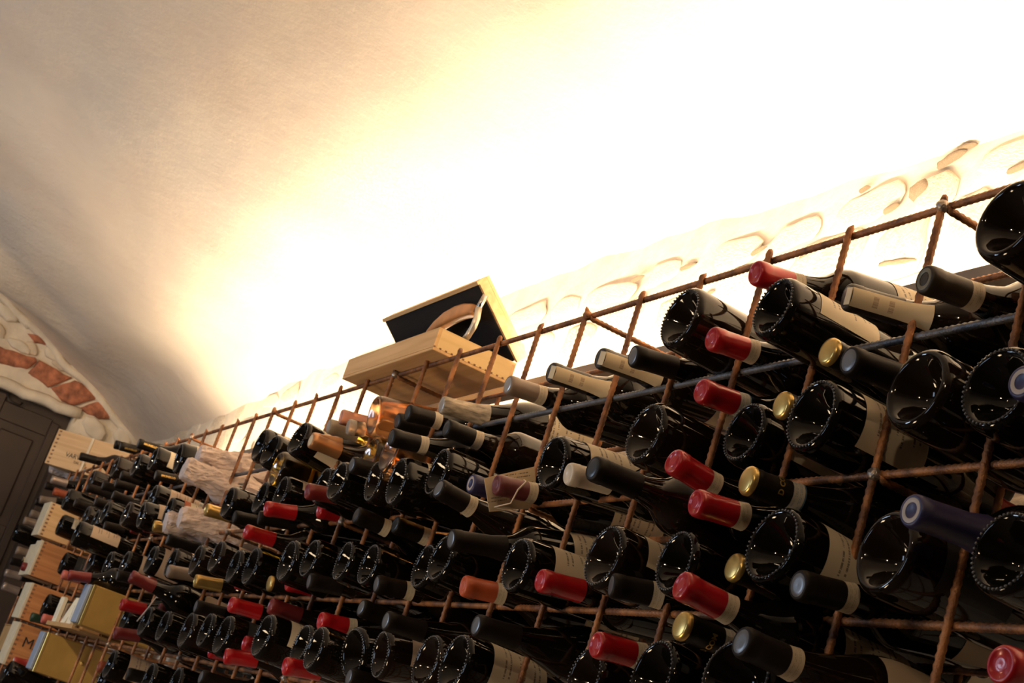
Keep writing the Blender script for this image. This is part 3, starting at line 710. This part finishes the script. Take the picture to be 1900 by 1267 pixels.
# far bottles: say where from the nearest landmark instead of a high bay number
used = {}
for q in sorted(recs, key=lambda q: q['px'][0]):
    if q['bay'] < 14: continue
    best = []
    for nm, P in LAND:
        lx, ly = pix(P); dx, dy = q['px'][0] - lx, q['px'][1] - ly
        best.append((math.hypot(dx, dy), nm, ('right of' if dx > 0 else 'left of') if abs(dx) > abs(dy) else ('below' if dy > 0 else 'above')))
    best.sort(); q['cand'] = best[0]
    used.setdefault((q['sp'], q['tier'], best[0][1], best[0][2]), []).append(q)
for (sp_, ti, nm, rel), g in used.items():
    g.sort(key=lambda q: q['cand'][0])
    for i, q in enumerate(g): q['label'] = '%s, %s, %s%s the %s' % (sp_, TIER[ti], (ORD[i] + ' ') if len(g) > 1 else '', rel, nm)
B0 = set()
for n_, q in enumerate(recs):
    k, T, D, st, lab = q['k'], q['T'], q['D'], q['st'], q['lab']
    neck = k in 'NW'
    shape = 'bg' if q['wide'] else 'bd'
    if neck and st in ('charcoal', 'goldtop', 'pattern', 'olive') and n_ % 3 == 0: shape = 'bg'
    zax = -D if neck else D; base = T + D * .3012 if neck else T
    phi = radians(random.uniform(25, 75) if not neck else random.uniform(-50, 80))
    if lab in ('redscript', 'bigbeige') or (neck and abs(q['px'][0] - 828) < 3): phi = radians(25)
    if st == 'strip': phi = radians(-12)
    if lab == 'redscript': phi = radians(-8)
    xt = Vector((cos(phi), 0, sin(phi))); xax = (xt - zax * xt.dot(zax)).normalized(); yax = zax.cross(xax)
    M = Matrix((xax, yax, zax)).transposed()
    lab_ = q['label']; words = lab_.split()
    if len(words) > 16: lab_ = ' '.join(words[:16])
    root = thing('wine_bottle', lab_, 'bottle', base, M.to_euler(), 'wine bottles lying in the rebar rack')
    gm = CLEAR.get(k) or (GLASS2 if n_ % 4 == 0 else GLASS)
    if st in ('clear', 'clearpink'): gm = CLEAR['R']
    if st == 'beige': gm = CLEAR['Y']
    obj('body', BODYC if k in 'RY' else BODY[shape], gm, root)
    if st == 'k' and not neck: obj('beaded_ring', BEADS[shape], RINGM, root)
    cm, dk, _ = CAPS[st] if neck else (CAPS[('charcoal', 'red', 'black')[n_ % 3]][0], None, '')
    if k in 'RY': cm = CAPS['beige'][0]
    o = obj('capsule', CAPM[shape + ('s' if st == 'clear' else 'l' if st == 'pattern' or (neck and q['b'] == 'n' and n_ % 3 == 1 and st in ('black', 'charcoal', 'navy')) else 'b' if q['b'] in ('c', 'b') else '')] if k != 'W' else CAPM['bd'], cm, root)
    if neck and k != 'W':
        if dk in ('disc', 'silver', 'white', 'cream', 'black'): obj('end_disc', DISCM['full'], DISC[dk], root)
        elif dk in ('ring', 'navyring'): obj('end_ring', DISCM['ring'], DISC[dk], root)
        elif dk == 'gold': obj('end_disc', DISCM['cap'], DISC['gold'], root)
        if st in ('red', 'darkred', 'orange', 'pink', 'maroon', 'olive'): obj('emblem', DISCM['emb'], cm, root)
        if q['b'] in 'cb' and q['b'] != '-':
            obj('neck_band', patchm(shape, .2415, .2555, 6.28318), BAND[q['b']], root)
            if q['b'] == 'b':
                obj('band_edge', patchm(shape, .2545, .2562, 6.28318), BLUEEDGE, root); obj('band_edge', patchm(shape, .2405, .2422, 6.28318), BLUEEDGE, root)
        if st == 'goldtop' and q['b'] == 'b': obj('lettering', wrap_text('D COM', .0085, .0152, .268, -.5, False, .0003), DISC['gold'], root)
        if st == 'blackgold': obj('lettering', wrap_text('BRUNELLO', .008, .0152, .268, -.6, True, .0004), DISC['gold'], root)
        if st == 'strip':
            V = []; F = []
            pts = [(-.0160, .262), (-.0160, .3), (-.0162, .303)]
            obj('duty_strip', patchm('bd', .215, .3008, 1.35), BAND['s'], root).scale = (1.13, 1.13, 1)
            obj('duty_strip', boxes((.0, .0150, -.0090, .0090, .3015, .3022)), DISC['cream'], root)
        if st == 'redwhite': obj('emblem', DISCM['emb'], CAPS['red'][0], root)
    if k == 'W':
        o = obj('tissue_wrap', tissue_mesh(n_), TISSUE, root); continue
    if lab != '-' and lab in PAPERS:
        s0, s1, an = (.045, .130, 2.5) if neck else (.036, .118, 2.3)
        if lab == 'redscript': s0, s1, an = .055, .165, 2.7
        if lab == 'bigbeige': s0, s1, an = .022, .13, 3.0
        if lab == 'barcode': s0, s1, an = .03, .075, 1.2
        if lab == 'orange': obj('label', patchm(shape, .028, .045, 2.6), PAPERS['orange'], root); obj('label', patchm(shape, .045, .11, 2.6), PAPERS['cream'], root); lab = '-'
        else: obj('label', patchm(shape, s0, s1, an), PAPERS[lab], root)
        rr = rad(BD if shape == 'bd' else BG, .08) + .0010
        px, py = q['px']; near = lambda x, y: abs(px - x) < 6 and abs(py - y) < 6
        if near(1434, 568): obj('lettering', wrap_text('Mo', .034, rr, .09, -.35, False, .0002, .4), INK, root)
        if near(1431, 1010): obj('lettering', wrap_text('750 ml e  14,5% vol', .0075, rr, .075, -.95, True), INK, root)
        if near(1374, 1190): obj('lettering', wrap_text('Monpra', .022, rr, .12, -.1, False, .0002, .4), mat('red_ink', (.25, .02, .02), .6), root)
        if near(1714, 518): obj('lettering', wrap_text('20', .015, rr, .12, -.2, True, .0004), INK, root)
        if near(828, 794): obj('lettering', wrap_text('MISE', .014, rr, .10, 0, False, .0003), INK, root)
# ------------------------------------------------------------------ crates and boxes
def crate(label, X, Y, Z, wd, dp, h, rotz=0, front=ENDG, side=CEDAR, txt=None, twine=False, fing=True):
    """origin = front right bottom corner; box goes to -X, +Y, +Z"""
    rt = thing('wooden_crate', label, 'crate', (X, Y, Z), (0, 0, rotz), 'wooden wine crates in the rack')
    t = .009
    obj('side_panel', boxes((-t, 0, t, dp - t, 0, h), bevel=.0008), side, rt)
    obj('side_panel', boxes((-wd, -wd + t, t, dp - t, 0, h), bevel=.0008), side, rt)
    obj('end_board', boxes((-wd, 0, 0, t, 0, h), bevel=.0008), front, rt)
    obj('end_board', boxes((-wd, 0, dp - t, dp, 0, h), bevel=.0008), front, rt)
    obj('lid', boxes((-wd + t, -t, t, dp - t, h - .008, h)), side, rt)
    obj('base_board', boxes((-wd + t, -t, t, dp - t, 0, .008)), side, rt)
    if fing:
        bs = []; n = 9
        for i in range(n):
            z = h * (i + .3) / n; bs.append((-.001, .0007, t, t + .009, z, z + h * .045))
        o = obj('finger_joints', boxes(*bs), FING, rt); o['kind'] = 'stuff'
    if txt:
        for s, sz, yy, zz in txt: obj('lettering', text_mesh(s, sz, lambda x, y: Vector((.0012, yy + x, zz + y)), 0), INK, rt)
    return rt
c1 = crate('large pale pine crate marked in black, on top of the rack by the door', -4.83, -.105, 2.310, .12, .36, .142, radians(-38), side=PINE, front=PINE, txt=[('VARV', .026, .103, .054), ('DAL 1850', .013, .142, .034)])
obj('batten', boxes((0, .004, .152, .162, 0, .142)), mat('pale_batten', (.75, .62, .42), .6), c1)
crate('pine crate with pale end board, highest of the stacked crates', -4.305, -.10, 2.006, .13, .32, .122, side=PINE)
crate('reddish pine crate second down in the stack of crates', -4.149, -.10, 1.860, .10, .32, .122)
obj('stencil_mark', boxes((0, .0012, .085, .115, .070, .082)), INK, [o_ for o_ in COL.objects if o_.get('label') == 'reddish pine crate second down in the stack of crates'][0])
c = crate('small pale crate tied with twine, left of the second crate down', -4.275, -.095, 1.860, .11, .32, .112, side=PINE)
obj('twine', tube([(.002, -.004, .02), (-.05, -.012, .06), (-.11, -.006, .05)], .0016, 6), mat('twine_fibre', (.55, .42, .22), .8), c)
crate('reddish pine crate third down, left of the white cards', -3.988, -.10, 1.712, .13, .32, .120)
obj('stencil_mark', boxes((0, .0012, .085, .112, .070, .082)), INK, [o_ for o_ in COL.objects if o_.get('label') == 'reddish pine crate third down, left of the white cards'][0])
crate('reddish pine crate marked MA, lowest of the stack', -3.912, -.10, 1.562, .13, .32, .138, txt=[('MA', .046, .066, .083)])
GOLD = mat('gold_card', (.50, .31, .085), .42, .35, var=.22, vscale=7, bump=.15, bscale=12)
GOLDE = mat('gold_edge', (.72, .52, .17), .3, .8)
BLUE = mat('blue_grey_card', (.22, .27, .36), .6)
def gift(label, X, Z, h, dp):
    rt = thing('gift_box', label, 'box', (X, -.10, Z), (0, 0, 0), 'gold gift boxes in the rack')
    obj('gold_sleeve', boxes((-.095, 0, .004, dp, 0, h), bevel=.003), GOLD, rt)
    obj('blue_end', boxes((-.085, -.014, -.006, .003, .003, h - .002), bevel=.002), BLUE, rt)
    obj('sleeve_edge', boxes((-.003, .0008, .002, .010, 0, h), bevel=.0008), GOLDE, rt)
    obj('dimple', lathe([(0, .004), (.004, .003), (.007, .0)], 12), GOLD, rt, (-.0008, dp * .42, h * .55), (0, pi / 2, 0))
    return rt
g1 = gift('upper gold gift box with a blue grey end, right of the white cards', -3.00, 1.720, .112, .30)
g2 = gift('lower gold gift box with a pale blue end, right of the crate marked MA', -3.37, 1.570, .116, .30)
obj('lettering', text_mesh('ROSA', .018, lambda x, y: Vector((.0012, .187 - y, .062 + x)), .0002), INK, g2)
KRAFT = mat('kraft_card', (.42, .25, .10), .75, var=.1, vscale=30)
tr = thing('kraft_tray', 'open brown card tray under white cards beside the upper gold box', 'tray', (-3.11, -.09, 1.708))
obj('tray_base', boxes((-.40, .0, 0, .22, 0, .006)), KRAFT, tr); obj('tray_wall', boxes((-.40, 0, 0, .004, .006, .012)), KRAFT, tr); obj('tray_back', boxes((-.40, -.05, .035, .215, .006, .078), bevel=.002), KRAFT, tr)
CARD = mat('white_card', (.72, .66, .50), .7); 
for i, (x, ln) in enumerate([(-3.47, 'leftmost'), (-3.34, 'middle'), (-3.245, 'rightmost')]):
    pts = [(0, 0), (.062, 0), (.062, .078)] + [(.062 - .062 * (k + .5) / 6, .078 + (.004 if k % 2 else -.001)) for k in range(6)] + [(0, .078)]
    bm = bmesh.new(); fr = [bm.verts.new((a, .016 * (b_ / .078) ** 2 * (i % 2), b_)) for a, b_ in pts]; bk = [bm.verts.new((a, .010 + .016 * (b_ / .078) ** 2 * (i % 2), b_)) for a, b_ in pts]
    bm.faces.new(fr[::-1]); bm.faces.new(bk)
    for a in range(len(pts)): b2 = (a + 1) % len(pts); bm.faces.new((fr[a], fr[b2], bk[b2], bk[a]))
    o = obj('card_bundle', bm_mesh(bm), CARD, None, (x, -.085 + .0, 1.7145), (0, 0, 0)); tag(o, '%s of the three white zigzag-topped card bundles on the tray' % ln, 'card', 'white cards on the tray')
    obj('print', text_mesh('Sauterne', .012, lambda X_, y: Vector((.031 - y, -.0006 , .038 + X_))), mat('blue_grey_ink', (.15, .18, .26), .7), o)
kb = thing('cardboard_box', 'plain brown cardboard box at the far left behind the crate marked MA', 'box', (-4.09, -.08, 1.60))
obj('carton', boxes((-.22, 0, 0, .3, 0, .085), bevel=.002), KRAFT, kb); obj('flap', boxes((-.22, 0, -.001, .15, .086, .089)), KRAFT, kb)
# open wooden case on top of the rack, black foam inside the lid
cs = thing('wooden_case', 'open pale wooden case with black foam lid, lying on top of the rack', 'case', (-1.27, -.030, 2.3065))
w_, dd, hh = .462, .163, .044
obj('base_board', boxes((-w_, 0, 0, dd, 0, .006), bevel=.001), PINEX, cs)
obj('front_panel', boxes((-w_, 0, 0, .007, .006, hh)), PINEX, cs)
obj('back_panel', boxes((-w_, 0, dd - .007, dd, .006, hh)), PINEX, cs)
obj('end_panel', boxes((-.007, 0, .007, dd - .007, .006, hh)), wood('pine_end', (.72, .50, .22), (.80, .58, .28), 'Y'), cs)
obj('end_panel', boxes((-w_, -w_ + .007, .007, dd - .007, .006, hh)), PINEX, cs)
FOAM = mat('black_foam', (.016, .014, .013), .9, bump=1.0, bscale=500)
obj('foam_insert', boxes((-w_ + .008, -.008, .008, dd - .008, .006, hh - .004)), FOAM, cs)
o = obj('finger_joints', boxes(*[(.0, .0007, .0 + i * .012, .004 + i * .012, .0055, .0085) for i in range(13)]), FING, cs); o['kind'] = 'stuff'
lid = obj('lid', boxes((-w_, 0, 0, .165, .022, .029), bevel=.0008), PINEX, cs, (0, dd - .002, hh), (radians(138), 0, 0))
obj('lid_rim', boxes((-w_, 0, .158, .165, 0, .022), (-.007, 0, .0, .158, 0.004, .022), (-w_, -w_ + .007, 0, .158, .004, .022)), PINEX, lid)
obj('lid_foam', boxes((-w_ + .007, -.007, .004, .158, .002, .022)), FOAM, lid)
lid.rotation_euler = (radians(139), 0, 0); lid.scale = (1, 1, -1)
kn = thing('knife', 'curved brown wooden handled knife in the open case', 'knife', (-1.27, .03, 2.35))
def flat_curve(pts, wds, th):
    V = []; F = []
    for (x, z), wv in zip(pts, wds):
        for dx, dy in ((-1, -1), (1, -1), (1, 1), (-1, 1)): V.append((x, dy * th / 2, z + dx * wv / 2))
    n = len(pts)
    for j in range(n - 1):
        for i in range(4): k = (i + 1) % 4; F.append((j * 4 + i, j * 4 + k, j * 4 + 4 + k, j * 4 + 4 + i))
    F.append((3, 2, 1, 0)); F.append(tuple(range(n * 4 - 4, n * 4)))
    me = mesh(V, F); return me
h1 = obj('handle', flat_curve([(-.215, .045), (-.19, .056), (-.155, .066), (-.11, .071), (-.07, .071), (-.03, .066), (-.012, .062)], [.012, .026, .032, .032, .029, .024, .020], .020), mat('handle_wood', (.62, .25, .07), .3, spec=.6, var=.25, vscale=20), kn)
bv = h1.modifiers.new('b', 'BEVEL'); bv.width = .006; bv.segments = 3
obj('bolster', tube([(-.014, 0, .060), (-.006, 0, .068), (.004, 0, .092)], .006, 10), mat('steel', (.65, .62, .58), .2, 1), kn)
obj('blade', tube([(-.006, 0, .066), (.002, 0, .045), (.0, 0, .028), (-.012, 0, .012), (-.03, 0, .0)], .0065, 10), mat('pale_blade', (.75, .66, .52), .25, .5), kn)
# hanging paper tag and twine
tgm = bmesh.new(); P = [(-.737, -.082, 2.007), (-.737, -.014, 2.052), (-.738, .009, 2.004), (-.737, -.004, 1.992), (-.735, -.059, 1.966)]
a = [tgm.verts.new(p) for p in P]; b_ = [tgm.verts.new((p[0] - .0008, p[1], p[2])) for p in P]
tgm.faces.new(a); tgm.faces.new(b_[::-1])
for i in range(5): tgm.faces.new((a[i], a[(i + 1) % 5], b_[(i + 1) % 5], b_[i]))
tme = bm_mesh(tgm); uvl = tme.uv_layers.new()
for p in tme.polygons:
    for li in p.loop_indices:
        v = tme.vertices[tme.loops[li].vertex_index].co; uvl.data[li].uv = ((v.y + .085) / .095, (v.z - .55 * v.y - 2.0) / .06)
tg = tag(obj('paper_tag', tme, PAPERS['tag']), 'cream printed paper tag hanging behind the dull maroon capsule', 'tag')
TW = mat('white_string', (.62, .50, .40), .8)
obj('string', tube([(-.722, -.030, 2.024), (-.70, -.036, 2.018), (-.70, -.044, 2.003), (-.70, -.048, 1.981), (-.71, -.065, 1.970), (-.705, -.041, 1.973), (-.70, -.02, 1.975)], .0013, 6), TW, tg)
st2 = tag(obj('string', tube([(-2.283, -.03, 1.843), (-2.322, -.06, 1.815), (-2.346, -.08, 1.811), (-2.363, -.085, 1.782), (-2.394, -.09, 1.749)], .0016, 6), TW), 'loose white string dangling beside the upper gold box', 'string')
